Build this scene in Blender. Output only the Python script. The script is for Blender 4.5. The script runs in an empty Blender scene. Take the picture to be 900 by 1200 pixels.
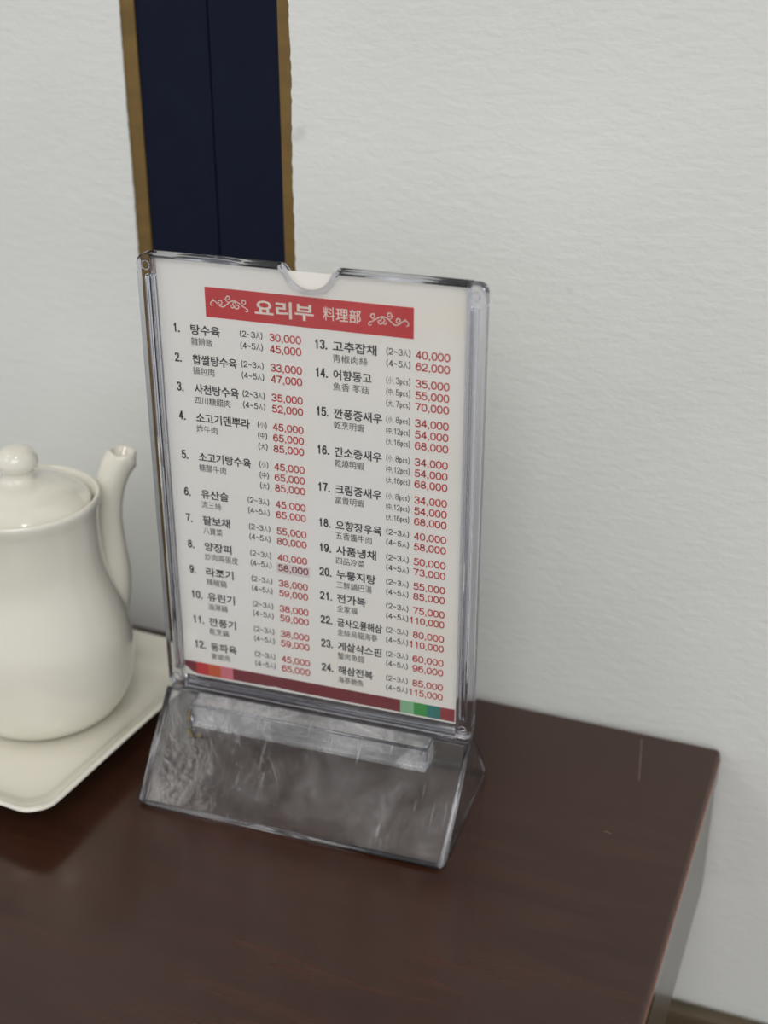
import bpy, bmesh, math, random
from mathutils import Vector, Matrix
random.seed(4)
S = bpy.context.scene
COL = S.collection

# ------------------------------------------------------------------ camera
cam_d = bpy.data.cameras.new('camera')
cam_d.sensor_fit = 'VERTICAL'; cam_d.sensor_height = 36.0; cam_d.sensor_width = 27.0
cam_d.lens = 36.0 * 1627.46 / 1200.0
cam_d.clip_start = 0.02; cam_d.clip_end = 60
cam = bpy.data.objects.new('camera', cam_d); COL.objects.link(cam)
yaw, pitch = -0.32249, 0.45431
cam.location = (0.21537, -0.54028, 0.43714)
fw = Vector((math.sin(yaw)*math.cos(pitch), math.cos(yaw)*math.cos(pitch), -math.sin(pitch)))
cam.rotation_euler = fw.to_track_quat('-Z', 'Y').to_euler()
cam_d.dof.use_dof = True; cam_d.dof.focus_distance = 0.63; cam_d.dof.aperture_fstop = 5.0
S.camera = cam

# ------------------------------------------------------------------ world, light, exposure
S.view_settings.view_transform = 'Standard'; S.view_settings.look = 'None'
S.view_settings.gamma = 1.0; S.view_settings.use_curve_mapping = False
S.view_settings.exposure = 0.0
W = bpy.data.worlds.new('world'); S.world = W; W.use_nodes = True
W.node_tree.nodes['Background'].inputs[0].default_value = (0.94, 0.97, 1.0, 1)
W.node_tree.nodes['Background'].inputs[1].default_value = 0.78
def area(name, loc, target, size, power, col=(1, 0.97, 0.92), sy=None):
    d = bpy.data.lights.new(name, 'AREA'); d.energy = power; d.color = col
    d.shape = 'RECTANGLE'; d.size = size; d.size_y = sy or size
    o = bpy.data.objects.new(name, d); COL.objects.link(o); o.location = loc
    o.rotation_euler = (Vector(target) - Vector(loc)).to_track_quat('-Z', 'Y').to_euler()
    return o
area('ceiling_panel_light', (-1.33, -1.5, 1.66), (-1.33, -1.5, 0), 0.6, 8, sy=1.2)
area('ceiling_panel_light', (0.62, -2.2, 1.66), (0.62, -2.2, 0), 1.4, 40, sy=2.4)
for x, y in ((-0.9, -0.35), (0.15, -0.45), (-0.5, -2.2)):
    area('ceiling_spot_light', (x, y, 1.65), (x, y, 0), 0.07, 1.6, col=(1, 0.93, 0.82))

# ------------------------------------------------------------------ materials
def s2l(c): return tuple(((v/255)/12.92 if v/255 <= 0.04045 else (((v/255)+0.055)/1.055)**2.4) for v in c) + (1,)
def nt(name):
    m = bpy.data.materials.new(name); m.use_nodes = True
    n = m.node_tree; n.nodes.clear()
    out = n.nodes.new('ShaderNodeOutputMaterial')
    return m, n, out
def N(n, t, **kw):
    x = n.nodes.new(t)
    for k, v in kw.items(): setattr(x, k, v)
    return x
def coords(n, scale=(1, 1, 1), rot=(0, 0, 0), loc=(0, 0, 0)):
    tc = N(n, 'ShaderNodeTexCoord'); mp = N(n, 'ShaderNodeMapping')
    mp.inputs['Scale'].default_value = scale; mp.inputs['Rotation'].default_value = rot
    mp.inputs['Location'].default_value = loc
    n.links.new(tc.outputs['Object'], mp.inputs['Vector']); return mp.outputs['Vector']
def noise(n, vec, scale, detail=3, rough=0.5, dist=0):
    x = N(n, 'ShaderNodeTexNoise'); x.inputs['Scale'].default_value = scale
    x.inputs['Detail'].default_value = detail; x.inputs['Roughness'].default_value = rough
    x.inputs['Distortion'].default_value = dist
    n.links.new(vec, x.inputs['Vector']); return x.outputs['Fac']
def ramp(n, fac, stops):
    r = N(n, 'ShaderNodeValToRGB'); e = r.color_ramp.elements
    while len(e) < len(stops): e.new(0.5)
    for i, (p, c) in enumerate(stops):
        e[i].position = p; e[i].color = c if len(c) == 4 else (*c, 1)
    n.links.new(fac, r.inputs['Fac']); return r.outputs['Color']
def bsdf(n, out, col=None, rough=0.5, **kw):
    b = N(n, 'ShaderNodeBsdfPrincipled')
    if col: b.inputs['Base Color'].default_value = col
    b.inputs['Roughness'].default_value = rough
    for k, v in kw.items(): b.inputs[k].default_value = v
    n.links.new(b.outputs[0], out.inputs[0]); return b
def bump(n, b, h, strength, dist):
    x = N(n, 'ShaderNodeBump'); x.inputs['Strength'].default_value = strength; x.inputs['Distance'].default_value = dist
    n.links.new(h, x.inputs['Height']); n.links.new(x.outputs[0], b.inputs['Normal'])
def g(v): return (v, v, v, 1)

def mat_plain(name, rgb, rough=0.5, **kw):
    m, n, out = nt(name); b = bsdf(n, out, None, rough, **kw)
    c = s2l(rgb); f = noise(n, coords(n), 60, 3)
    col = ramp(n, f, [(0.3, tuple(v*0.93 for v in c[:3])), (0.7, tuple(min(1, v*1.05) for v in c[:3]))])
    n.links.new(col, b.inputs['Base Color']); return m

def mat_wallpaper():
    m, n, out = nt('embossed white wallpaper'); b = bsdf(n, out, None, 0.62)
    v1 = coords(n, (1, 1, 2.4), (0, math.radians(32), 0))
    f1 = noise(n, v1, 110, 3, 0.5, 0.25)
    f2 = noise(n, coords(n, (1, 1, 1)), 7, 2)
    f3 = noise(n, coords(n, (1, 1, 1)), 420, 2)
    add = N(n, 'ShaderNodeMath', operation='MULTIPLY_ADD'); add.inputs[1].default_value = 0.25
    n.links.new(f3, add.inputs[0]); n.links.new(f1, add.inputs[2])
    bump(n, b, add.outputs[0], 0.34, 0.0012)
    sp = noise(n, coords(n, (1, 1, 1), loc=(0.31, 0, 0.12)), 22, 3, 0.6)
    c1 = ramp(n, f2, [(0.3, (0.70, 0.715, 0.70)), (0.7, (0.75, 0.76, 0.745))])
    c2 = ramp(n, sp, [(0.22, (0.72, 0.72, 0.71)), (0.31, (1, 1, 1))])
    mx = N(n, 'ShaderNodeMix', data_type='RGBA', blend_type='MULTIPLY'); mx.inputs[0].default_value = 1
    n.links.new(c1, mx.inputs[6]); n.links.new(c2, mx.inputs[7]); n.links.new(mx.outputs[2], b.inputs['Base Color'])
    return m

def mat_wood(name, dark, mid, rough=0.3, scale=1.0, axis='x', coat=0.3):
    m, n, out = nt(name); b = bsdf(n, out, None, rough); b.inputs['Coat Weight'].default_value = coat
    b.inputs['Coat Roughness'].default_value = 0.12; b.inputs['Specular IOR Level'].default_value = 0.5
    sc = (3, 26, 26) if axis == 'x' else (26, 3, 26)
    f1 = noise(n, coords(n, sc), 3*scale, 5, 0.6, 1.2)
    f2 = noise(n, coords(n), 3.2, 3, 0.5)
    f3 = noise(n, coords(n, (60, 400, 400) if axis == 'x' else (400, 60, 400)), 3, 2)
    mxf = N(n, 'ShaderNodeMath', operation='MULTIPLY_ADD'); mxf.inputs[1].default_value = 0.55
    n.links.new(f1, mxf.inputs[0])
    m2 = N(n, 'ShaderNodeMath', operation='MULTIPLY'); m2.inputs[1].default_value = 0.45
    n.links.new(f2, m2.inputs[0]); n.links.new(m2.outputs[0], mxf.inputs[2])
    col = ramp(n, mxf.outputs[0], [(0.33, s2l(dark)), (0.66, s2l(mid))])
    n.links.new(col, b.inputs['Base Color'])
    rr = ramp(n, f2, [(0.3, g(rough*0.85)), (0.7, g(rough*1.25))]); n.links.new(rr, b.inputs['Roughness'])
    bump(n, b, f3, 0.03, 0.0004)
    return m

def mat_clear(name, tint=(0.985, 0.988, 0.992), haze=0.02, rough=0.03, scuffs=False, wavy=0.5):
    # thin clear plastic sheet: clear, with a Fresnel reflection, a trace of surface haze and scuffs
    m, n, out = nt(name)
    tr = N(n, 'ShaderNodeBsdfTransparent'); tr.inputs[0].default_value = (*tint, 1)
    gl = N(n, 'ShaderNodeBsdfGlossy'); gl.inputs['Roughness'].default_value = rough
    df = N(n, 'ShaderNodeBsdfDiffuse'); df.inputs[0].default_value = (0.75, 0.76, 0.78, 1)
    geo = N(n, 'ShaderNodeNewGeometry')
    ior = N(n, 'ShaderNodeMapRange'); ior.inputs['To Min'].default_value = 1.49; ior.inputs['To Max'].default_value = 1/1.49
    n.links.new(geo.outputs['Backfacing'], ior.inputs[0])
    fr = N(n, 'ShaderNodeFresnel'); n.links.new(ior.outputs[0], fr.inputs['IOR'])
    a = N(n, 'ShaderNodeMixShader'); n.links.new(tr.outputs[0], a.inputs[1]); n.links.new(df.outputs[0], a.inputs[2])
    if scuffs:
        f1 = noise(n, coords(n), 34, 6, 0.68, 0.8)
        f2 = noise(n, coords(n, (90, 5, 5), (0.3, 0.9, 0.6)), 7, 2, 0.5, 0.3)
        c1 = ramp(n, f1, [(0.42, g(haze*0.35)), (0.60, g(haze*1.2)), (0.72, g(haze*3.5))])
        c2 = ramp(n, f2, [(0.69, g(0)), (0.73, g(0.22))])
        sm = N(n, 'ShaderNodeMath', operation='ADD'); n.links.new(c1, sm.inputs[0]); n.links.new(c2, sm.inputs[1])
        n.links.new(sm.outputs[0], a.inputs[0])
        hb = noise(n, coords(n), 17, 7, 0.66, 0.8)
        bp = N(n, 'ShaderNodeBump'); bp.inputs['Strength'].default_value = wavy; bp.inputs['Distance'].default_value = 0.0014
        n.links.new(hb, bp.inputs['Height']); n.links.new(bp.outputs[0], gl.inputs['Normal'])
    else:
        f1 = noise(n, coords(n), 14, 3)
        c1 = ramp(n, f1, [(0.4, g(haze*0.6)), (0.7, g(haze*1.6))]); n.links.new(c1, a.inputs[0])
    z = N(n, 'ShaderNodeMixShader'); n.links.new(fr.outputs[0], z.inputs[0])
    n.links.new(a.outputs[0], z.inputs[1]); n.links.new(gl.outputs[0], z.inputs[2])
    n.links.new(z.outputs[0], out.inputs[0]); return m

def mat_glass(name, col=(0.93, 0.94, 0.97), rough=0.04):
    m, n, out = nt(name); x = N(n, 'ShaderNodeBsdfGlass')
    x.inputs['Color'].default_value = (*col, 1); x.inputs['IOR'].default_value = 1.49
    f = noise(n, coords(n), 40, 3); r = ramp(n, f, [(0.3, g(rough*0.5)), (0.7, g(rough*1.5))])
    n.links.new(r, x.inputs['Roughness'])
    n.links.new(x.outputs[0], out.inputs[0]); return m

def mat_ceramic():
    m, n, out = nt('glazed ivory ceramic'); b = bsdf(n, out, None, 0.16)
    b.inputs['Coat Weight'].default_value = 0.5; b.inputs['Coat Roughness'].default_value = 0.05
    b.inputs['Subsurface Weight'].default_value = 0.08; b.inputs['Subsurface Radius'].default_value = (0.004, 0.003, 0.002)
    f = noise(n, coords(n), 8, 2)
    n.links.new(ramp(n, f, [(0.3, (0.72, 0.70, 0.62)), (0.7, (0.76, 0.74, 0.66))]), b.inputs['Base Color'])
    bump(n, b, noise(n, coords(n), 45, 2), 0.05, 0.001)
    return m
def mat_paper():
    m, n, out = nt('menu paper'); b = bsdf(n, out, None, 0.75)
    f = noise(n, coords(n, loc=(3, 1, 2.2)), 9, 3, 0.5, 0.5)
    n.links.new(ramp(n, f, [(0.40, (0.90, 0.885, 0.85)), (0.58, (0.90, 0.875, 0.82)), (0.72, (0.89, 0.845, 0.74))]), b.inputs['Base Color'])
    return m

M = dict(
    wall=mat_wallpaper(),
    gold=mat_wood('gold brown timber trim', (98, 76, 32), (122, 95, 42), 0.45, coat=0.0),
    navy=mat_plain('matt navy panel', (14, 21, 40), 0.65, **{'Specular IOR Level': 0.15}),
    table=mat_wood('dark stained table wood', (42, 19, 11), (62, 33, 19), 0.19, coat=0.1),
    side=mat_wood('grey brown side panel', (70, 62, 54), (98, 88, 78), 0.3, axis='y'),
    worn=mat_wood('worn reddish edge', (92, 52, 38), (134, 80, 56), 0.35, axis='y'),
    skirt=mat_wood('olive brown skirting', (62, 52, 34), (100, 86, 62), 0.5),
    floor=mat_wood('brown floor', (74, 58, 44), (110, 88, 68), 0.5),
    ceil=mat_plain('ceiling white', (235, 235, 232), 0.8),
    clear=mat_clear('clear plastic sheet', haze=0.02),
    clearbase=mat_clear('scuffed clear plastic', haze=0.05, rough=0.06, scuffs=True),
    milky=mat_clear('frosted clear plastic', haze=0.36, rough=0.12, scuffs=True, wavy=0.1),
    glass=mat_glass('clear moulded plastic', (0.955, 0.96, 0.985)),
    ceramic=mat_ceramic(), paper=mat_paper(),
    ink=mat_plain('black ink', (44, 42, 50), 0.6), inksoft=mat_plain('soft black ink', (54, 52, 56), 0.6),
    red=mat_plain('red ink', (196, 44, 44), 0.6), banner=mat_plain('banner red', (200, 44, 50), 0.5),
    darkred=mat_plain('dark red ink', (142, 40, 58), 0.6),
    white=mat_plain('unprinted paper white', (236, 226, 214), 0.6), maroon=mat_plain('maroon ink', (120, 32, 44), 0.55),
    cred=mat_plain('bright red ink', (200, 44, 52), 0.55), corange=mat_plain('orange ink', (206, 92, 48), 0.55),
    cpink=mat_plain('pink ink', (214, 118, 130), 0.55), clgreen=mat_plain('pale green ink', (138, 190, 146), 0.55),
    cgreen=mat_plain('green ink', (52, 150, 66), 0.55), cteal=mat_plain('teal ink', (36, 122, 116), 0.55),
    cdred=mat_plain('deep red ink', (150, 44, 50), 0.55),
    sticker=mat_plain('sticker paper', (230, 222, 220), 0.4),
    scratch=mat_plain('bare scratched varnish', (150, 132, 118), 0.6),
    glue=mat_plain('dried yellow glue', (120, 104, 72), 0.5),
)

# ------------------------------------------------------------------ helpers
def mesh_obj(name, bm, mat, parent=None, smooth=False, loc=(0, 0, 0), rot=(0, 0, 0)):
    me = bpy.data.meshes.new(name); bmesh.ops.recalc_face_normals(bm, faces=bm.faces[:])
    bm.to_mesh(me); bm.free(); me.materials.append(mat)
    if smooth:
        for p in me.polygons: p.use_smooth = True
    o = bpy.data.objects.new(name, me); COL.objects.link(o)
    o.location = loc; o.rotation_euler = rot
    if parent: o.parent = parent
    return o
def box(bm, x0, x1, y0, y1, z0, z1, bev=0, seg=2):
    t = bmesh.new(); bmesh.ops.create_cube(t, size=1)
    for v in t.verts:
        v.co = Vector(((x0+x1)/2 + v.co.x*(x1-x0), (y0+y1)/2 + v.co.y*(y1-y0), (z0+z1)/2 + v.co.z*(z1-z0)))
    if bev: bmesh.ops.bevel(t, geom=t.edges[:], offset=bev, segments=seg, affect='EDGES', profile=0.5)
    me = bpy.data.meshes.new('t'); t.to_mesh(me); t.free(); bm.from_mesh(me); bpy.data.meshes.remove(me)
def slab(bm, pts, fn0, fn1):
    """prism between fn0(p) and fn1(p) for the outline pts"""
    a = [bm.verts.new(fn0(p)) for p in pts]; b = [bm.verts.new(fn1(p)) for p in pts]
    bm.faces.new(a); bm.faces.new(b[::-1]); n = len(pts)
    for i in range(n): bm.faces.new((a[i], b[i], b[(i+1) % n], a[(i+1) % n]))
def lathe(bm, prof, seg=64, cap=True):
    rings = []
    for r, z in prof:
        if r < 1e-6: rings.append([bm.verts.new((0, 0, z))])
        else: rings.append([bm.verts.new((r*math.cos(2*math.pi*k/seg), r*math.sin(2*math.pi*k/seg), z)) for k in range(seg)])
    for a, b in zip(rings, rings[1:]):
        for k in range(seg):
            k2 = (k+1) % seg
            if len(a) == 1 and len(b) == 1: continue
            if len(a) == 1: bm.faces.new((a[0], b[k], b[k2]))
            elif len(b) == 1: bm.faces.new((a[k], b[0], a[k2]))
            else: bm.faces.new((a[k], b[k], b[k2], a[k2]))
def cr(P, n):
    """Catmull-Rom through tuples"""
    out = []
    Q = [P[0]] + list(P) + [P[-1]]
    for i in range(1, len(Q)-2):
        for j in range(n):
            t = j/n
            out.append(tuple(0.5*((2*b) + (-a+c)*t + (2*a-5*b+4*c-d)*t*t + (-a+3*b-3*c+d)*t**3) for a, b, c, d in zip(Q[i-1], Q[i], Q[i+1], Q[i+2])))
    out.append(tuple(P[-1])); return out
def sweep(bm, path, radii, seg=16, closed_ends=True, squash=1.0, up=None):
    path = [Vector(p) for p in path]; rings = []
    ref = Vector(up) if up else Vector((0, 0, 1))
    for i, p in enumerate(path):
        t = (path[min(i+1, len(path)-1)] - path[max(i-1, 0)]).normalized()
        s = t.cross(ref)
        if s.length < 1e-4: s = Vector((1, 0, 0))
        s.normalize(); u = s.cross(t).normalized()
        r = radii[i] if hasattr(radii, '__len__') else radii
        rings.append([bm.verts.new(p + s*(r*squash*math.cos(2*math.pi*k/seg)) + u*(r*math.sin(2*math.pi*k/seg))) for k in range(seg)])
    for a, b in zip(rings, rings[1:]):
        for k in range(seg): bm.faces.new((a[k], a[(k+1) % seg], b[(k+1) % seg], b[k]))
    if closed_ends: bm.faces.new(rings[0]); bm.faces.new(rings[-1][::-1])
    return rings
def empty(name, loc, label, cat, rot=0, group=None):
    o = bpy.data.objects.new(name, None); COL.objects.link(o); o.location = loc; o.rotation_euler = (0, 0, rot)
    o.empty_display_size = 0.02
    o['label'] = label; o['category'] = cat
    if group: o['group'] = group
    return o
def structure(o, label, cat=None):
    o['kind'] = 'structure'; o['label'] = label
    if cat: o['category'] = cat
    return o

# ------------------------------------------------------------------ room
ROT = -0.05006                                   # the wall and the table stand a little askew to the menu stand
CR = Vector((0.19291, 0.09348, 0))               # back right corner of the table top (table top is z = 0)
FLOOR = -0.72
# local frame of wall: x to the right along the wall, y away from the room, origin at CR
wl = (CR.x, CR.y, 0)
WY = 0.003
def wallobj(name, bm, mat, parent=None): return mesh_obj(name, bm, mat, parent, loc=(0, 0, 0) if parent else wl, rot=(0, 0, 0) if parent else (0, 0, ROT))
bm = bmesh.new(); box(bm, -2.2, 2.0, WY+0.006, WY+0.10, FLOOR, 1.72)
back = structure(wallobj('wall_back', bm, M['ceil']), 'white papered wall behind the table with a dark blue inset strip', 'wall')
# navy boards with the seam between them
for i, (x0, x1) in enumerate(((-0.3290, -0.2882), (-0.2877, -0.2485))):
    bm = bmesh.new(); box(bm, x0, x1, WY+0.0025, WY+0.006, FLOOR, 1.72, 0.0006, 1)
    wallobj('panel', bm, M['navy'], back)
# wallpaper sheets, with a torn and furry cut edge
def sheet(xe, xo, side, amp, seed):
    rnd = random.Random(seed); z = FLOOR; edge = []
    while z < 1.72:
        fine = z > -0.05 and z < 0.7
        w = amp*(math.sin(z*31+seed)*0.5 + math.sin(z*83+2*seed)*0.3) + rnd.uniform(-1, 1)*amp*0.55
        edge.append((xe + w, z)); z += 0.0022 if fine else 0.03
    edge.append((xe, 1.72))
    bm = bmesh.new()
    def strip(y):
        return [bm.verts.new((x, y, zz)) for x, zz in edge], [bm.verts.new((xo, y, zz)) for x, zz in edge]
    f0, f1 = strip(WY); g0, g1 = strip(WY+0.006)
    for i in range(len(edge)-1):
        bm.faces.new((f0[i], f1[i], f1[i+1], f0[i+1])); bm.faces.new((f0[i], f0[i+1], g0[i+1], g0[i]))
    return wallobj('wallpaper', bm, M['wall'], back)
sheet(-0.2428, 2.0, 1, 0.0006, 3)
sheet(-0.3362, -2.2, -1, 0.0004, 8)
bm = bmesh.new(); box(bm, -0.2497, -0.2385, WY+0.0012, WY+0.006, FLOOR, 1.72, 0.0008)
structure(wallobj('trim_1', bm, M['gold']), 'golden brown wooden strip along the right side of the dark blue inset', 'trim')
bm = bmesh.new(); box(bm, -0.3368, -0.3284, WY+0.0012, WY+0.006, FLOOR, 1.72, 0.0008)
structure(wallobj('trim_2', bm, M['gold']), 'golden brown wooden strip along the left side of the dark blue inset', 'trim')
bm = bmesh.new(); box(bm, -2.2, 2.0, WY-0.010, WY, FLOOR, -0.183, 0.002)
structure(wallobj('baseboard_back', bm, M['skirt']), 'olive brown boarding along the bottom of the wall', 'baseboard')
bm = bmesh.new(); box(bm, -2.4, 2.4, -3.6, 0.25, FLOOR-0.05, FLOOR)
structure(mesh_obj('floor', bm, M['floor']), 'brown floor under the table', 'floor')
bm = bmesh.new(); box(bm, -2.4, 2.4, -3.6, 0.25, 1.72, 1.77)
structure(mesh_obj('ceiling', bm, M['ceil']), 'white ceiling above the table', 'ceiling')

# ------------------------------------------------------------------ table
TD, TW, TH = 0.62, 1.15, 0.0927
tab = empty('table', (CR.x, CR.y, FLOOR), 'dark brown varnished wooden table standing against the wall', 'table', ROT)
def tpart(name, bm, mat, smooth=False):
    return mesh_obj(name, bm, mat, tab, smooth)
z = -FLOOR
bm = bmesh.new(); box(bm, -TW, 0, -TD, 0, z-0.022, z, 0.0028, 3); tpart('tabletop', bm, M['table'])
bm = bmesh.new(); box(bm, -0.0022, 0.0006, -TD+0.004, -0.004, z-0.0058, z-0.0024, 0.0008); o = tpart('edge_strip', bm, M['worn']); o['label'] = 'worn reddish edge strip'
bm = bmesh.new(); box(bm, -0.020, -0.0006, -TD+0.002, -0.0012, z-TH, z-0.021, 0.0018)
o = tpart('side_panel', bm, M['side']); o['label'] = 'greyish side panel'
bm = bmesh.new(); box(bm, -TW+0.0006, -TW+0.020, -TD+0.002, -0.0012, z-TH, z-0.021, 0.0018); tpart('side_panel', bm, M['side'])
bm = bmesh.new(); box(bm, -TW+0.021, -0.021, -TD+0.006, -TD+0.024, z-TH, z-0.021, 0.0018); tpart('front_rail', bm, M['table'])
bm = bmesh.new(); box(bm, -TW+0.021, -0.021, -0.024, -0.006, z-TH, z-0.021, 0.0018); tpart('back_rail', bm, M['table'])
for (x0, y0), (x1, y1) in (((-0.0415, -0.0067), (-0.0351, -0.0435)), ((-0.0425, -0.0895), (-0.0389, -0.0901))):      # pale scratches near the back right corner
    bm = bmesh.new(); n_ = Vector((y1-y0, x0-x1, 0)).normalized()*0.00016
    a, b = Vector((x0, y0, z+0.00005)), Vector((x1, y1, z+0.00005))
    bm.faces.new([bm.verts.new(p) for p in (a-n_, a+n_*0.4, b+n_, b-n_*0.5)]); o = tpart('scratch', bm, M['scratch']); o['label'] = 'fine pale scratch'
for lx in (-0.11, -TW+0.11):
    for ly in (-0.16, -TD+0.10):
        bm = bmesh.new(); box(bm, lx-0.022, lx+0.022, ly-0.022, ly+0.022, 0, z-0.0215, 0.003); tpart('leg', bm, M['table'])

# ------------------------------------------------------------------ menu stand
Z0 = 0.04495
mm = 0.001
st = empty('menu_holder', (0, 0, 0), 'clear plastic tabletop menu stand with a sloping tent-shaped base', 'menu stand')
def sp(name, bm, mat, smooth=False): return mesh_obj(name, bm, mat, st, smooth)
# outline of a cover sheet with the thumb notch (x, z in mm)
def arc(cx, cz, r, a0, a1, n): return [(cx + r*math.cos(math.radians(a0+(a1-a0)*i/n)), cz + r*math.sin(math.radians(a0+(a1-a0)*i/n))) for i in range(n+1)]
top = 225.2
notch = [(15.6, top)] + cr([(15.0, 225.0), (12.6, 222.6), (10.6, 219.2), (6.6, 216.2), (1.8, 215.2), (-3.0, 216.2), (-7.2, 219.2), (-9.4, 222.6), (-11.6, 225.0)], 4) + [(-12.4, top)]
sheet_pts = [(-73.6, 1.5), (73.6, 1.5), (73.6, top)] + notch + [(-73.6, top)]
for nm, y0, y1 in (('front_sheet', -2.6, -1.2), ('back_sheet', 1.2, 2.6)):
    bm = bmesh.new(); slab(bm, sheet_pts, lambda p: (p[0]*mm, y0*mm, Z0+p[1]*mm), lambda p: (p[0]*mm, y1*mm, Z0+p[1]*mm))
    bmesh.ops.triangulate(bm, faces=[f for f in bm.faces if len(f.verts) > 4]); sp(nm, bm, M['clear'])
# thick polished lip running along the top of each sheet and around the notch
for y in (-2.0, 2.0):
    for path in ([(x, top-0.4) for x in (-73.5, -40, -12.6)] , [(x, z_-0.3) for x, z_ in notch][::-1], [(x, top-0.4) for x in (15.8, 45, 73.5)]):
        bm = bmesh.new(); sweep(bm, [(x*mm, y*mm, Z0+z_*mm) for x, z_ in path], 1.15*mm, 10, up=(0, 1, 0)); sp('top_lip', bm, M['glass'], True)
# side rails: a solid outer bar, a hollow channel and an inner bar
def rail(s):
    r = 4.0
    pts = [(72.0, -0.2), (76.5, -0.2)] + arc(80-r, -0.2+r, r, -90, 0, 6)[1:] + arc(80-r, 225.4-r, r, 0, 90, 6) + [(72.0, 225.4)]
    hol = []
    bm = bmesh.new()
    outer = [bm.verts.new((s*x*mm, -3.6*mm, Z0+z_*mm)) for x, z_ in pts]; outb = [bm.verts.new((s*x*mm, 3.6*mm, Z0+z_*mm)) for x, z_ in pts]
    bm.faces.new(outer); bm.faces.new(outb[::-1]); n = len(pts)
    for i in range(n): bm.faces.new((outer[i], outb[i], outb[(i+1) % n], outer[(i+1) % n]))
    bmesh.ops.bevel(bm, geom=[e for e in bm.edges if abs(e.verts[0].co.y-e.verts[1].co.y) < 1e-6], offset=0.5*mm, segments=2, affect='EDGES')
    # the air channel in the middle of the rail
    t = bmesh.new(); box(t, min(s*73.4, s*77.2)*mm, max(s*73.4, s*77.2)*mm, -2.4*mm, 2.4*mm, Z0+9*mm, Z0+216*mm, 1.7*mm, 4)
    bmesh.ops.recalc_face_normals(t, faces=t.faces[:]); bmesh.ops.reverse_faces(t, faces=t.faces[:])
    bmesh.ops.recalc_face_normals(bm, faces=bm.faces[:])
    me = bpy.data.meshes.new('t'); t.to_mesh(me); t.free(); bm.from_mesh(me)
    me2 = bpy.data.meshes.new('side_rail'); bm.to_mesh(me2); bm.free(); me2.materials.append(M['glass'])
    o = bpy.data.objects.new('side_rail', me2); COL.objects.link(o); o.parent = st
    return o
rail(1); rail(-1)
for s, zz in ((1, 5.5), (1, 220.5), (-1, 220.5), (-1, 5.5)):
    bm = bmesh.new()
    ring = [(2.0*math.cos(a), 2.0*math.sin(a)) for a in [2*math.pi*i/20 for i in range(21)]]
    sweep(bm, [((s*75.6+a)*mm, -3.7*mm, Z0+(zz+b)*mm) for a, b in ring], 0.35*mm, 6, up=(0, 1, 0)); sp('moulding_ring', bm, M['glass'], True)
# bottom rail with its two long ribs
bm = bmesh.new(); box(bm, -72*mm, 72*mm, -3.4*mm, -1.0*mm, Z0-0.2*mm, Z0+4.6*mm, 0.5*mm); sp('bottom_rail', bm, M['glass'])
bm = bmesh.new(); box(bm, -72*mm, 72*mm, 0.6*mm, 3.4*mm, Z0-0.2*mm, Z0+4.6*mm, 0.5*mm); sp('bottom_rail', bm, M['glass'])
for x0, x1 in ((-71, 22), (27, 71)):
    bm = bmesh.new(); box(bm, x0*mm, x1*mm, -4.2*mm, -3.3*mm, Z0+2.8*mm, Z0+4.0*mm, 0.3*mm); sp('rib', bm, M['glass'])
# tent-shaped base
FY, BY, HW = -0.0460, 0.0336, 0.0800
RZ = Z0 - 0.0012
def plate(name, y1, hw, th, mat):
    y0 = -0.004 if y1 < 0 else 0.004
    d = Vector((0, y1-y0, -RZ)).normalized(); nrm = Vector((0, d.z, -d.y)) * (1 if y1 > 0 else -1)
    if nrm.z > 0: nrm = -nrm
    bm = bmesh.new(); r = 0.004
    L = (Vector((0, y1, 0)) - Vector((0, y0, RZ))).length
    pts = [(-hw, 0), (hw, 0)] + [(hw-r+r*math.cos(math.radians(a)), L-r+r*math.sin(math.radians(a))) for a in (0, 30, 60, 90)] + [(-hw+r+r*math.cos(math.radians(a)), L-r+r*math.sin(math.radians(a))) for a in (90, 120, 150, 180)]
    P = lambda p, k: Vector((p[0], y0, RZ)) + d*p[1] + nrm*k
    slab(bm, pts, lambda p: P(p, 0), lambda p: P(p, th))
    for v in bm.verts: v.co.z = max(v.co.z, 0.0002)
    return sp(name, bm, mat)
plate('front_plate', FY, HW, 0.0022, M['clearbase'])
plate('back_plate', BY, HW-0.0005, 0.0020, M['clear'])
for s in (-1, 1):      # thin triangular ends
    bm = bmesh.new(); tri = [(-0.004, RZ-0.0005), (0.004, RZ-0.0005), (BY-0.003, 0.0006), (FY+0.004, 0.0006)]
    x0, x1 = sorted((s*(HW-0.0016), s*(HW-0.0004)))
    slab(bm, tri, lambda p: (x0, p[0], p[1]), lambda p: (x1, p[0], p[1])); sp('end_panel', bm, M['clear'])
    # thick polished rim down each end of the front plate
    bm = bmesh.new(); sweep(bm, [(s*(HW-0.0008), -0.005, RZ+0.0002), (s*(HW-0.0008), (FY-0.005)/2, RZ/2+0.0006), (s*(HW-0.0016), FY+0.0012, 0.0022), (s*(HW-0.0040), FY, 0.0015)], 0.0014, 10, up=(1, 0, 0)); sp('end_rim', bm, M['glass'], True)
    bm = bmesh.new(); sweep(bm, [(s*(HW-0.0012), 0.005, RZ-0.001), (s*(HW-0.0012), BY-0.001, 0.0014)], 0.0008, 8, up=(1, 0, 0)); sp('end_rim', bm, M['glass'], True)
    bm = bmesh.new(); sweep(bm, [(s*(HW-0.0012), FY+0.003, 0.0011), (s*(HW-0.0012), BY-0.001, 0.0011)], 0.0008, 8); sp('foot_rim', bm, M['glass'], True)
bm = bmesh.new(); sweep(bm, [(-HW+0.003, FY, 0.0016), (HW-0.003, FY, 0.0016)], 0.0014, 10); sp('foot_rim', bm, M['glass'], True)
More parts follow.
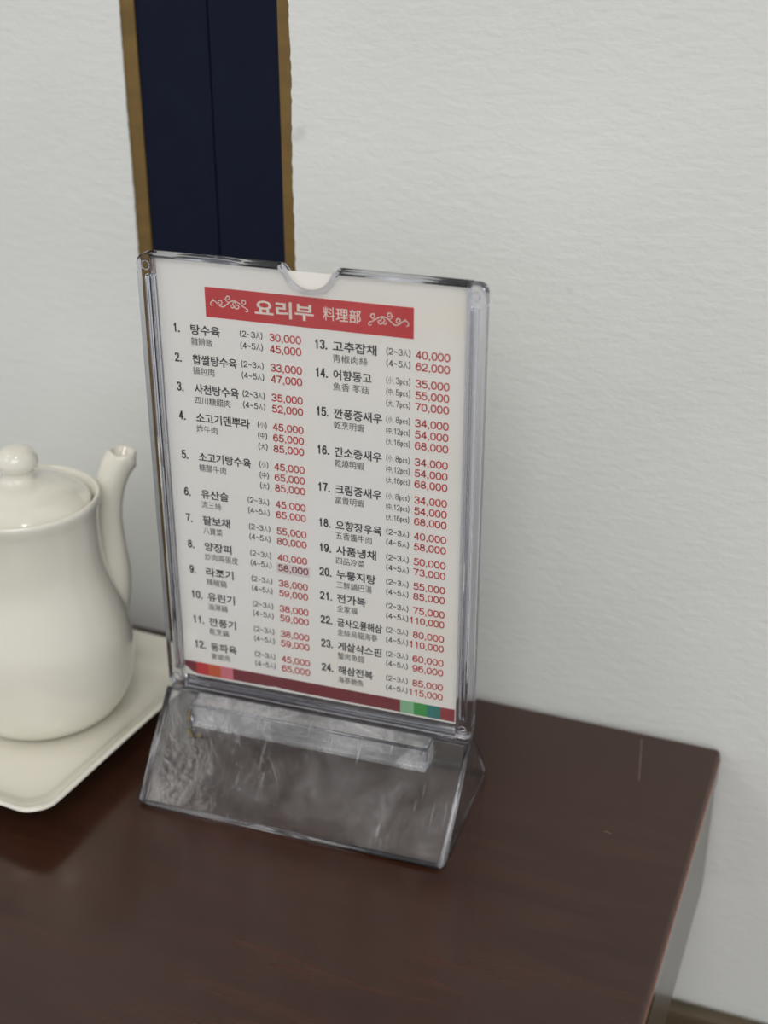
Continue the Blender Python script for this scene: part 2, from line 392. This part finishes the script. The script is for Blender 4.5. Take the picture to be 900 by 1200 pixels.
bm = bmesh.new(); sweep(bm, [(-HW+0.001, BY-0.0005, 0.0014), (HW-0.001, BY-0.0005, 0.0014)], 0.0013, 10); sp('foot_rim', bm, M['glass'], True)
bm = bmesh.new(); box(bm, -HW+0.001, HW-0.001, -0.0052, 0.0052, RZ-0.0018, RZ+0.0006, 0.0006); sp('ridge', bm, M['glass'])
# slot housing that grips the frame, standing out from the front plate
hx0, hx1, hy = -0.0625, 0.0612, -0.0150
bm = bmesh.new()
prof = [(-0.0055, 0.0440), (hy, 0.0428), (hy, 0.0322), (hy+0.0012, 0.0322), (-0.0055, 0.0405)]
slab(bm, prof, lambda p: (hx0, p[0], p[1]), lambda p: (hx1, p[0], p[1])); sp('slot_housing', bm, M['milky'])
bm = bmesh.new(); box(bm, hx0, hx1, hy-0.0006, hy+0.0016, 0.0300, 0.0326, 0.0004); sp('slot_lip', bm, M['milky'])
bm = bmesh.new(); box(bm, hx1-0.0016, hx1+0.0008, hy-0.0004, -0.0050, 0.0318, 0.0436, 0.0005); sp('slot_end', bm, M['glass'])
bm = bmesh.new(); box(bm, hx0-0.0008, hx0+0.0016, hy-0.0004, -0.0050, 0.0318, 0.0436, 0.0005); sp('slot_end', bm, M['glass'])
bm = bmesh.new(); sweep(bm, [(hx0, hy, 0.0431), (hx1, hy, 0.0431)], 0.0008, 8); sp('slot_rim', bm, M['glass'], True)
# dried glue by the left end of the slot
def on_plate(x, y, k=0.0008):
    t = (-0.004 - y)/(-0.004 - FY); return Vector((x, y-0.7*k, RZ*(1-t)+0.7*k))
rnd = random.Random(5)
for pts in ([(-0.0640, -0.0100), (-0.0652, -0.0118), (-0.0648, -0.0140), (-0.0640, -0.0150)], [(-0.0638, -0.0178), (-0.0625, -0.0186), (-0.0612, -0.0196), (-0.0602, -0.0200)], [(-0.0585, -0.0192), (-0.0560, -0.0192)]):
    bm = bmesh.new(); pp = cr([tuple(on_plate(x+rnd.uniform(-3, 3)*1e-4, y)) for x, y in pts], 4)
    sweep(bm, pp, [0.0003+0.0007*abs(math.sin(i*1.3)) for i in range(len(pp))], 8); o = sp('glue_residue', bm, M['glue'], True)

# ------------------------------------------------------------------ printed menu card
card = empty('menu_card', (0, 0, Z0+5*mm), 'white printed price list standing inside the clear menu stand', 'menu')
def cp(name, bm, mat): return mesh_obj(name, bm, mat, card, loc=(0, 0, -5*mm))
bm = bmesh.new(); box(bm, -73.3*mm, 71.9*mm, 0, 0.35*mm, 5.6*mm, 223.0*mm); cp('paper', bm, M['paper'])
def rect(name, x0, x1, z0, z1, mat, lift=0.10, label=None, quad=None):
    bm = bmesh.new(); box(bm, x0*mm, x1*mm, -lift*mm, -(lift-0.08)*mm, z0*mm, z1*mm)
    o = cp(name, bm, mat)
    if label: o['label'] = label
    return o
rect('banner', -49.0, 48.2, 198.2, 212.1, M['banner'], label='red title banner')
# bottom colour band, torn at its lower left corner and along its lower edge
bm = bmesh.new()
rag = [(-38+i*1.6, 6.8 + (0.8*random.random() if 2 < i < 16 else 0.0)) for i in range(20)]
slab(bm, [(-45.6, 6.8)] + rag + [(43.2, 6.6), (43.2, 13.7), (-45.6, 13.7)], lambda p: (p[0]*mm, -0.10*mm, p[1]*mm), lambda p: (p[0]*mm, -0.02*mm, p[1]*mm))
bmesh.ops.triangulate(bm, faces=bm.faces[:]); o = cp('colour_band', bm, M['maroon']); o['label'] = 'maroon band along the bottom'
bm = bmesh.new(); slab(bm, [(-72.8, 13.7), (-72.6, 10.8), (-70.6, 9.4), (-68.4, 7.6), (-65.9, 7.0), (-65.9, 13.7)], lambda p: (p[0]*mm, -0.10*mm, p[1]*mm), lambda p: (p[0]*mm, -0.02*mm, p[1]*mm))
bmesh.ops.triangulate(bm, faces=bm.faces[:]); o = cp('colour_square', bm, M['maroon']); o['label'] = 'maroon square with a worn corner'
for x0, x1, m_, c_ in ((-65.9, -59.2, 'cred', 'bright red'), (-59.2, -52.4, 'corange', 'orange'), (-52.4, -45.6, 'cpink', 'pink'),
                       (43.2, 50.1, 'clgreen', 'pale green'), (50.1, 56.8, 'cgreen', 'green'), (56.8, 63.6, 'cteal', 'teal'), (63.6, 70.7, 'cdred', 'deep red')):
    rect('colour_square', x0, x1, 6.6, 13.7, M[m_], label=c_ + ' square')

def glyphs(name, text, x0, x1, zt, zb, mat, bold=0.0, lift=0.12):
    cu = bpy.data.curves.new(name, 'FONT'); cu.body = text; cu.size = 1.0; cu.resolution_u = 2
    cu.offset = bold; cu.fill_mode = 'FRONT' if hasattr(cu, 'fill_mode') else cu.fill_mode
    t = bpy.data.objects.new('t', cu); COL.objects.link(t)
    dg = bpy.context.evaluated_depsgraph_get(); dg.update()
    me = bpy.data.meshes.new_from_object(t.evaluated_get(dg))
    bpy.data.objects.remove(t); bpy.data.curves.remove(cu)
    if not me.vertices: return None
    xs = [v.co.x for v in me.vertices]; ys = [v.co.y for v in me.vertices]
    ax, bx, ay, by = min(xs), max(xs), min(ys), max(ys)
    if x1 is None: x1 = x0 + (bx-ax)/(by-ay)*(zt-zb)
    for v in me.vertices:
        v.co = Vector(((x0 + (v.co.x-ax)/(bx-ax)*(x1-x0))*mm, -lift*mm, (zb + (v.co.y-ay)/(by-ay)*(zt-zb))*mm))
    me.name = name; me.materials.clear(); me.materials.append(mat)
    o = bpy.data.objects.new(name, me); COL.objects.link(o); o.parent = card; o.location = (0, 0, -5*mm)
    return o
glyphs('title', '요리부', -25.1, 2.7, 208.9, 201.2, M['white'], 0.022)
glyphs('title', '料理部', 7.0, 24.4, 208.7, 202.5, M['white'], 0.004)
# scroll ornaments left and right of the title
ORN = [
 [(-45.4, 203.7), (-46.2, 203.9), (-46.4, 204.9), (-45.4, 205.9), (-44.0, 205.7), (-42.3, 204.2), (-40.4, 203.6), (-38.4, 205.0), (-36.7, 206.4), (-34.6, 206.8), (-32.6, 206.0), (-30.8, 204.7), (-28.9, 203.8), (-28.3, 203.0), (-28.9, 202.4), (-29.8, 202.8)],
 [(-42.4, 204.4), (-41.2, 204.8), (-40.9, 206.0), (-41.7, 206.6), (-42.6, 206.2), (-42.6, 205.4), (-41.9, 205.4)],
 [(-44.8, 205.9), (-45.0, 206.7)], [(-39.7, 207.4), (-38.7, 207.5)],
 [(-37.6, 205.9), (-38.6, 206.4), (-38.9, 207.6), (-38.2, 208.7), (-37.2, 208.6), (-37.0, 207.7), (-37.6, 207.1), (-38.1, 207.6)],
 [(-34.4, 206.6), (-35.7, 205.5), (-35.1, 204.2), (-35.7, 203.6), (-36.4, 203.9), (-36.5, 204.7)],
 [(-34.4, 206.6), (-34.0, 205.2), (-32.8, 204.8), (-33.0, 203.7), (-34.0, 203.4), (-34.7, 203.9), (-34.3, 204.6)],
 [(-31.6, 205.3), (-30.2, 205.6), (-29.4, 206.6), (-29.8, 207.5), (-30.9, 207.3), (-31.2, 206.4), (-30.6, 206.1)],
 [(-30.7, 207.3), (-31.2, 208.0)]]
for s in (1, -1):
    bm = bmesh.new()
    for line in ORN:
        pts = cr(line, 5); W_ = 0.21; L_, R_ = [], []
        for i, p in enumerate(pts):
            a, b = pts[max(i-1, 0)], pts[min(i+1, len(pts)-1)]
            dx, dz = b[0]-a[0], b[1]-a[1]; l = math.hypot(dx, dz) or 1
            w = W_*(0.75+0.35*math.sin(math.pi*i/len(pts)))
            f = (lambda x: x) if s == 1 else (lambda x: -x-0.5)
            L_.append(bm.verts.new((f(p[0]-dz/l*w)*mm, -0.13*mm, (p[1]+dx/l*w)*mm)))
            R_.append(bm.verts.new((f(p[0]+dz/l*w)*mm, -0.13*mm, (p[1]-dx/l*w)*mm)))
        for i in range(len(pts)-1): bm.faces.new((L_[i], R_[i], R_[i+1], L_[i+1]))
    cp('scroll_ornament', bm, M['white'])

def ell(cx, cz, rx, rz, n=14): return [(cx+rx*math.sin(2*math.pi*i/n), cz+rz*math.cos(2*math.pi*i/n)) for i in range(n+1)]
# strokes of the figures in a unit box; 's' smooth curve, 'p' straight strokes, 'l' closed loop
SIX = [('s', [(.93, .80), (.80, .95), (.52, 1), (.18, .88), (.02, .55), (.01, .27), (.18, .05), (.5, 0), (.84, .06), (1, .32), (.86, .57), (.52, .64), (.18, .55), (.03, .36)])]
STROKES = {
 '0': [('l', [(.5, 1), (.82, .93), (.97, .70), (1, .5), (.97, .30), (.82, .07), (.5, 0), (.18, .07), (.03, .30), (0, .5), (.03, .70), (.18, .93), (.5, 1)])],
 '1': [('p', [(.62, 0), (.62, 1)]), ('p', [(.12, .74), (.60, .84)])],
 '2': [('s', [(.02, .70), (.12, .92), (.5, 1), (.88, .92), (.97, .72), (.80, .47), (.32, .22), (.05, .02)]), ('p', [(0, 0), (1, 0)])],
 '3': [('s', [(.03, .76), (.15, .94), (.5, 1), (.86, .93), (.94, .75), (.80, .58), (.40, .53)]), ('s', [(.40, .53), (.84, .48), (1, .28), (.88, .07), (.5, 0), (.12, .06), (0, .26)])],
 '4': [('p', [(.74, 0), (.74, 1)]), ('p', [(.70, 1), (.02, .27)]), ('p', [(.02, .26), (1, .26)])],
 '5': [('p', [(.90, 1), (.20, 1)]), ('p', [(.19, 1), (.08, .50)]), ('s', [(.08, .52), (.28, .62), (.55, .65), (.88, .55), (1, .33), (.88, .08), (.5, 0), (.12, .06), (0, .24)])],
 '6': SIX, '9': [('s', [(1-a, 1-b) for a, b in SIX[0][1]])],
 '7': [('p', [(0, 1), (1, 1)]), ('s', [(.97, .98), (.62, .55), (.38, 0)])],
 '8': [('l', ell(.5, .765, .41, .235)), ('l', ell(.5, .265, .5, .265))],
 '~': [('s', [(.05, .42), (.25, .55), (.5, .47), (.75, .38), (.95, .52)])],
 '(': [('s', [(1.1, 1.14), (.30, .85), (0, .45), (.30, .05), (1.1, -.24)])], ')': [('s', [(-.1, 1.14), (.70, .85), (1, .45), (.70, .05), (-.1, -.24)])],
 
 'p': [('p', [(.12, .66), (.12, -.26)]), ('l', ell(.5, .33, .38, .33))],
 'c': [('s', [(.92, .50), (.72, .64), (.42, .64), (.12, .48), (.12, .18), (.42, 0), (.72, .02), (.93, .17)])],
 's': [('s', [(.88, .54), (.66, .66), (.30, .64), (.16, .48), (.45, .36), (.80, .24), (.84, .09), (.5, 0), (.10, .10)])],
}
ADV = {'(': .50, ')': .50, ',': .48, '.': .42, '~': .95, 'p': .78, 'c': .74, 's': .70, ' ': .28, '人': 1.1, '小': 1.1, '中': 1.1, '大': 1.1}
def cjk_mesh(ch, bold):
    cu = bpy.data.curves.new('t', 'FONT'); cu.body = ch; cu.size = 1.0; cu.resolution_u = 2; cu.offset = bold
    t = bpy.data.objects.new('t', cu); COL.objects.link(t)
    dg = bpy.context.evaluated_depsgraph_get(); dg.update()
    me = bpy.data.meshes.new_from_object(t.evaluated_get(dg))
    bpy.data.objects.remove(t); bpy.data.curves.remove(cu)
    V = [v.co.copy() for v in me.vertices]; F = [tuple(p.vertices) for p in me.polygons]; bpy.data.meshes.remove(me)
    ax, bx = min(v.x for v in V), max(v.x for v in V); ay, by = min(v.y for v in V), max(v.y for v in V)
    return [((v.x-ax)/(bx-ax), (v.y-ay)/(by-ay)) for v in V], F
CJK = {c: cjk_mesh(c, 0.0) for c in '人小中大'}
def figures(name, text, x0, x1, zt, zb, mat, stroke, lift=0.12, gap=0.10):
    """digits from zb (baseline) to zt (top), spread from x0 to x1; all in mm on the card"""
    adv = [ADV.get(c, 1.0) for c in text]; u = (x1-x0)/sum(adv); bm = bmesh.new(); x = x0; h = stroke/2; y = -lift*mm
    for ch, a in zip(text, adv):
        gx0, gx1 = x + gap*u*0.5, x + a*u - gap*u*0.5
        if ch in CJK:
            V, F = CJK[ch]; z0_, z1_ = zb-0.05*(zt-zb), zt+0.02*(zt-zb)
            vs = [bm.verts.new(((gx0+p[0]*(gx1-gx0))*mm, y, (z0_+p[1]*(z1_-z0_))*mm)) for p in V]
            for f in F:
                try: bm.faces.new([vs[i] for i in f])
                except ValueError: pass
        if ch in ',.':
            c_ = (gx0+gx1)/2; q_ = stroke*0.56; t_ = zb + stroke*1.1
            sq = [(c_-q_, zb), (c_+q_, zb), (c_+q_, t_), (c_-q_, t_)]
            if ch == ',': sq = [(c_-q_, zb), (c_-q_*0.1, zb), (c_-q_*0.9, zb-stroke*1.1), (c_-q_*0.1, zb-stroke*1.1), (c_+q_, zb-stroke*0.1), (c_+q_, t_), (c_-q_, t_)]
            bm.faces.new([bm.verts.new((px*mm, y, pz*mm)) for px, pz in sq])
        sx0, sx1, sz0, sz1 = gx0+h, gx1-h, zb+h, zt-h
        for kind, pts in STROKES.get(ch, ()):
            P = [(sx0+p[0]*(sx1-sx0), sz0+p[1]*(sz1-sz0)) for p in pts]
            ww = h*1.25 if ch in ',.' else h
            if kind == 'p':
                (ax, az_), (bx, bz) = P; l = math.hypot(bx-ax, bz-az_) or 1e-6; dx, dz = (bx-ax)/l, (bz-az_)/l
                e = h*0.9 if abs(dx) < 0.1 or abs(dz) < 0.1 else 0
                if ch in ',.': e = h*0.3
                ax -= dx*e; az_ -= dz*e; bx += dx*e; bz += dz*e
                q = [(ax-dz*ww, az_+dx*ww), (ax+dz*ww, az_-dx*ww), (bx+dz*ww, bz-dx*ww), (bx-dz*ww, bz+dx*ww)]
                bm.faces.new([bm.verts.new((px*mm, y, pz*mm)) for px, pz in q])
                continue
            P = cr(P, 3) if kind == 's' else [tuple(p) for p in P]
            if kind == 'l':
                Q = P[:-1]; P = cr([Q[-1]] + Q + [Q[0], Q[1]], 2)[2:-2]
            A, B = [], []
            for i in range(len(P)):
                if kind == 'l': a_, b_ = (P[i-1] if i else P[-2]), (P[i+1] if i < len(P)-1 else P[1])
                else: a_, b_ = P[max(i-1, 0)], P[min(i+1, len(P)-1)]
                dx, dz = b_[0]-a_[0], b_[1]-a_[1]; l = math.hypot(dx, dz) or 1e-6
                A.append(bm.verts.new(((P[i][0]-dz/l*ww)*mm, y, (P[i][1]+dx/l*ww)*mm))); B.append(bm.verts.new(((P[i][0]+dz/l*ww)*mm, y, (P[i][1]-dx/l*ww)*mm)))
            for i in range(len(P)-1): bm.faces.new((A[i], B[i], B[i+1], A[i+1]))
        x += a*u
    for f in bm.faces: f.normal_update()
    me = bpy.data.meshes.new(name); bm.to_mesh(me); bm.free(); me.materials.append(mat)
    o = bpy.data.objects.new(name, me); COL.objects.link(o); o.parent = card; o.location = (0, 0, -5*mm)
    return o

AB = ['(2~3人)', '(4~5人)']; SZ = ['(小)', '(中)', '(大)']
def pcs(a, b, c): return ['(小, %s)' % a, '(中,%s)' % b, '(大,%s)' % c]
P8 = ['(小, 8pcs)', '(中,12pcs)', '(大,16pcs)']
ITEMS = [  # number, top, name, name right edge, caption, caption right edge, portions, prices
 (1, 194.0, '탕수육', -42.6, '雜辨飯', -46.5, AB, ['30,000', '45,000']),
 (2, 179.8, '찹쌀탕수육', -35.0, '鍋包肉', -46.5, AB, ['33,000', '47,000']),
 (3, 165.5, '사천탕수육', -34.9, '四川糖醋肉', -39.3, AB, ['35,000', '52,000']),
 (4, 151.2, '소고기덴뿌라', -30.0, '炸牛肉', -46.7, SZ, ['45,000', '65,000', '85,000']),
 (5, 131.3, '소고기탕수육', -30.4, '糖醋牛肉', -43.3, SZ, ['45,000', '65,000', '85,000']),
 (6, 112.0, '유산슬', -42.8, '流三絲', -46.8, AB, ['45,000', '65,000']),
 (7, 98.0, '팔보채', -42.8, '八寶菜', -47.0, AB, ['55,000', '80,000']),
 (8, 83.8, '양장피', -42.7, '炒肉兩張皮', -39.5, AB, ['40,000', '58,000']),
 (9, 69.8, '라조기', -42.4, '辣椒鷄', -46.3, AB, ['38,000', '59,000']),
 (10, 55.8, '유린기', -42.5, '油淋鷄', -46.6, AB, ['38,000', '59,000']),
 (11, 41.5, '깐풍기', -42.5, '乾烹鷄', -46.6, AB, ['38,000', '59,000']),
 (12, 27.0, '동파육', -42.8, '東坡肉', -46.9, AB, ['45,000', '65,000']),
 (13, 193.6, '고추잡채', 31.5, '靑椒肉絲', 27.4, AB, ['40,000', '62,000']),
 (14, 180.4, '어향동고', 29.1, '魚香 苳菇', 27.9, ['(小, 3pcs)', '(中, 5pcs)', '(大, 7pcs)'], ['35,000', '55,000', '70,000']),
 (15, 162.0, '깐풍중새우', 34.0, '乾烹明蝦', 25.6, P8, ['34,000', '54,000', '68,000']),
 (16, 143.3, '간소중새우', 33.8, '乾燒明蝦', 25.3, P8, ['34,000', '54,000', '68,000']),
 (17, 124.6, '크림중새우', 33.7, '富貴明蝦', 25.3, P8, ['34,000', '54,000', '68,000']),
 (18, 106.3, '오향장우육', 33.8, '五香醬牛肉', 28.9, AB, ['40,000', '58,000']),
 (19, 93.1, '사품냉채', 31.0, '四品冷菜', 25.2, AB, ['50,000', '73,000']),
 (20, 80.2, '누룽지탕', 30.8, '三鮮鍋巴湯', 28.8, AB, ['55,000', '85,000']),
 (21, 67.2, '전가복', 25.7, '全家福', 21.5, AB, ['75,000', '110,000']),
 (22, 54.0, '금사오룡해삼', 33.9, '金絲烏龍海蔘', 31.6, AB, ['80,000', '110,000']),
 (23, 40.7, '게살샥스핀', 33.6, '蟹肉魚翅', 24.8, AB, ['60,000', '96,000']),
 (24, 27.0, '해삼전복', 29.1, '海蔘鮑魚', 24.3, AB, ['85,000', '115,000']),
]
for num, zt, name, nx, cap, cx, por, pri in ITEMS:
    left = num <= 12
    nxl, nml = (-66.1, -57.1) if left else (2.4, 11.2)
    figures('item_number', '%d.' % num, nxl-(0.3 if num > 9 and left else 0), nxl + (3.7 if num < 10 else 6.4), zt-0.05, zt-4.5, M['ink'], 0.74)
    glyphs('dish_name', name, nml, nx, zt, zt-4.9, M['ink'], 0.020)
    glyphs('dish_caption', cap, nml-0.1, cx, zt-6.1, zt-9.9, M['inksoft'], 0.0)
    for k, (po, pr_) in enumerate(zip(por, pri)):
        z1 = zt - 5.4*k - (0.1 if left else 0.2)
        if po in SZ: a, b = -26.3, -21.5
        elif left: a, b = -33.0, -21.9
        else: a, b = 35.8, 47.0
        figures('portion', po, a, b, z1-0.3, z1-3.25, M['ink'], 0.40 if len(po) < 8 else 0.31)
        pl, pr2 = (-18.8, -3.5) if left else (49.1, 64.7)
        if len(pr_) > 6: pl -= 2.0
        m_ = M['red']; lift = 0.12
        if num == 8 and k == 1:
            m_ = M['darkred']; lift = 0.28; pr2 = -2.9
            bm = bmesh.new(); box(bm, -19.6*mm, -2.3*mm, -0.24*mm, -0.02*mm, (z1-5.0)*mm, (z1+0.75)*mm); o = cp('price_sticker', bm, M['sticker']); o['label'] = 'small pasted-on price sticker'
        figures('price', pr_, pl, pr2, z1-0.1, z1-3.85, m_, 0.58 if lift < 0.2 else 0.66, lift, gap=0.06)

# ------------------------------------------------------------------ ceramic plate
A = -0.1308
pc = (-0.1775, 0.0008, 0)
plate_o = None
def rsq(h, r, pinch, z, n=10):
    """rounded square ring, side centres pulled in by pinch"""
    out = []
    for q in range(4):
        a0 = q*90
        cxy = [(1, 1), (-1, 1), (-1, -1), (1, -1)][q]
        for i in range(n+1):
            a = math.radians(a0 + 90*i/n)
            out.append((cxy[0]*(h-r) + r*math.cos(a), cxy[1]*(h-r) + r*math.sin(a)))
        nq = [(1, 1), (-1, 1), (-1, -1), (1, -1)][(q+1) % 4]
        a = math.radians(a0+90)
        p0 = (cxy[0]*(h-r) + r*math.cos(a), cxy[1]*(h-r) + r*math.sin(a)); p1 = (nq[0]*(h-r) + r*math.cos(a), nq[1]*(h-r) + r*math.sin(a))
        for i in range(1, 8):
            t = i/8; out.append((p0[0]+(p1[0]-p0[0])*t, p0[1]+(p1[1]-p0[1])*t))
    res = []
    for x, y in out:
        m_ = max(abs(x), abs(y)); o_ = min(abs(x), abs(y)); k = 1 - pinch*(1-(o_/m_)**2)
        lift = 0.0025*(o_/m_)**4 * min(1, h/0.08) if z > 0.009 else 0
        res.append((x*k, y*k, z + lift))
    return res
rings = [rsq(0.046, 0.012, 0.0, 0.0002), rsq(0.050, 0.012, 0.0, 0.0002), rsq(0.052, 0.012, 0.0, 0.003), rsq(0.060, 0.013, 0.005, 0.0048), rsq(0.074, 0.013, 0.02, 0.0100), rsq(0.0820, 0.013, 0.03, 0.0150),
         rsq(0.0836, 0.0135, 0.03, 0.0166), rsq(0.0838, 0.0135, 0.03, 0.0176), rsq(0.0828, 0.013, 0.03, 0.0184), rsq(0.0812, 0.0125, 0.03, 0.0180), rsq(0.0745, 0.012, 0.02, 0.0138),
         rsq(0.067, 0.012, 0.005, 0.0090), rsq(0.060, 0.013, 0, 0.0071), rsq(0.040, 0.015, 0, 0.0068), rsq(0.015, 0.006, 0, 0.0068)]
bm = bmesh.new(); RV = [[bm.verts.new(p) for p in r] for r in rings]
for a, b in zip(RV, RV[1:]):
    for k in range(len(a)): bm.faces.new((a[k], a[(k+1) % len(a)], b[(k+1) % len(a)], b[k]))
bm.faces.new(RV[0][::-1]); bm.faces.new(RV[-1])
plate_o = mesh_obj('saucer_plate', bm, M['ceramic'], None, True, loc=pc, rot=(0, 0, A))
md = plate_o.modifiers.new('s', 'SUBSURF'); md.levels = 1; md.render_levels = 1
plate_o['label'] = 'square white ceramic plate with rounded corners under the teapot'; plate_o['category'] = 'plate'

# ------------------------------------------------------------------ teapot
tp = empty('teapot', (-0.163, 0.008, 0.0072), 'ivory white pear-shaped ceramic teapot standing on the square plate', 'teapot')
zb = 0.0072
body = [(0, 0.0045), (0.022, 0.0040), (0.031, 0.0002), (0.0345, 0.0002), (0.0400, 0.0040), (0.0450, 0.0105), (0.0482, 0.0190), (0.0497, 0.029), (0.0497, 0.037), (0.0490, 0.046), (0.0474, 0.055), (0.0450, 0.064),
        (0.0423, 0.073), (0.0398, 0.082), (0.0383, 0.091), (0.0377, 0.100), (0.0377, 0.109), (0.0384, 0.1175), (0.0394, 0.1225), (0.0397, 0.1252), (0.0391, 0.1268), (0.0378, 0.1268), (0.0362, 0.1240), (0.0352, 0.1215), (0.0345, 0.118), (0.0335, 0.10), (0.043, 0.04), (0.036, 0.008), (0, 0.006)]
bp_ = body[:3] + cr(body[3:24], 4) + body[24:]
bm = bmesh.new(); lathe(bm, bp_, 96); mesh_obj('body', bm, M['ceramic'], tp, True)
lid = cr([(0.0338, 0.1195), (0.0350, 0.1222), (0.0346, 0.1243), (0.0320, 0.1268), (0.0260, 0.1310), (0.0180, 0.1345), (0.0110, 0.1362), (0.0088, 0.1376), (0.0080, 0.1394), (0.0084, 0.1413), (0.0104, 0.1438), (0.0108, 0.1468), (0.0092, 0.1506), (0.0055, 0.1532), (0.0, 0.1540)], 5)
lid_bm = bmesh.new(); lathe(lid_bm, [(0, 0.1185)] + lid[:5*6+1] , 96)
lo = mesh_obj('lid', lid_bm, M['ceramic'], tp, True)
kb = bmesh.new(); lathe(kb, lid[5*6:], 48); mesh_obj('knob', kb, M['ceramic'], lo, True)
az = math.radians(50); ca, sa = math.cos(az), math.sin(az)
sp_path = cr([(0.030, 0.038), (0.0380, 0.052), (0.0430, 0.068), (0.0440, 0.086), (0.0445, 0.104), (0.0470, 0.119), (0.0515, 0.1300), (0.0560, 0.1360)], 5)
path = [(r*ca, r*sa, z_) for r, z_ in sp_path]; n_ = len(path)
rad = [a[0] for a in cr([(0.015,), (0.0135,), (0.0112,), (0.0090,), (0.0078,), (0.0078,), (0.0082,), (0.0088,)], 5)]
bm = bmesh.new(); rg = sweep(bm, path, rad, 28, closed_ends=False, up=(-sa, ca, 0))
bm.faces.new(rg[0])
# mouth cut level, rolled lip and the bore going down inside
last = rg[-1]; cen = sum((v.co for v in last), Vector())/len(last)
cutz = cen.z
for v in last: v.co.z = cutz + 0.0022 + (v.co.z-cutz)*0.06
cen = sum((v.co for v in last), Vector())/len(last)
lip = [bm.verts.new(cen + (v.co-cen)*0.93 + Vector((0, 0, 0.0008))) for v in last]
inn = [bm.verts.new(cen + (v.co-cen)*0.76 + Vector((0, 0, 0.0004))) for v in last]
inn2 = [bm.verts.new(cen + (v.co-cen)*0.60 + Vector((-0.006*ca, -0.006*sa, -0.014))) for v in last]
for a, b in ((last, lip), (lip, inn), (inn, inn2)):
    for k in range(28): bm.faces.new((a[k], a[(k+1) % 28], b[(k+1) % 28], b[k]))
bm.faces.new(inn2)
o = mesh_obj('spout', bm, M['ceramic'], tp, True)
# loop handle on the side away from the spout (outside the frame)
hp = cr([(0.038, 0.108), (0.056, 0.112), (0.072, 0.100), (0.076, 0.080), (0.068, 0.058), (0.047, 0.044)], 6)
bm = bmesh.new(); sweep(bm, [(-r*ca, -r*sa, z_) for r, z_ in hp], 0.0048, 16, up=(-sa, ca, 0)); mesh_obj('handle', bm, M['ceramic'], tp, True)
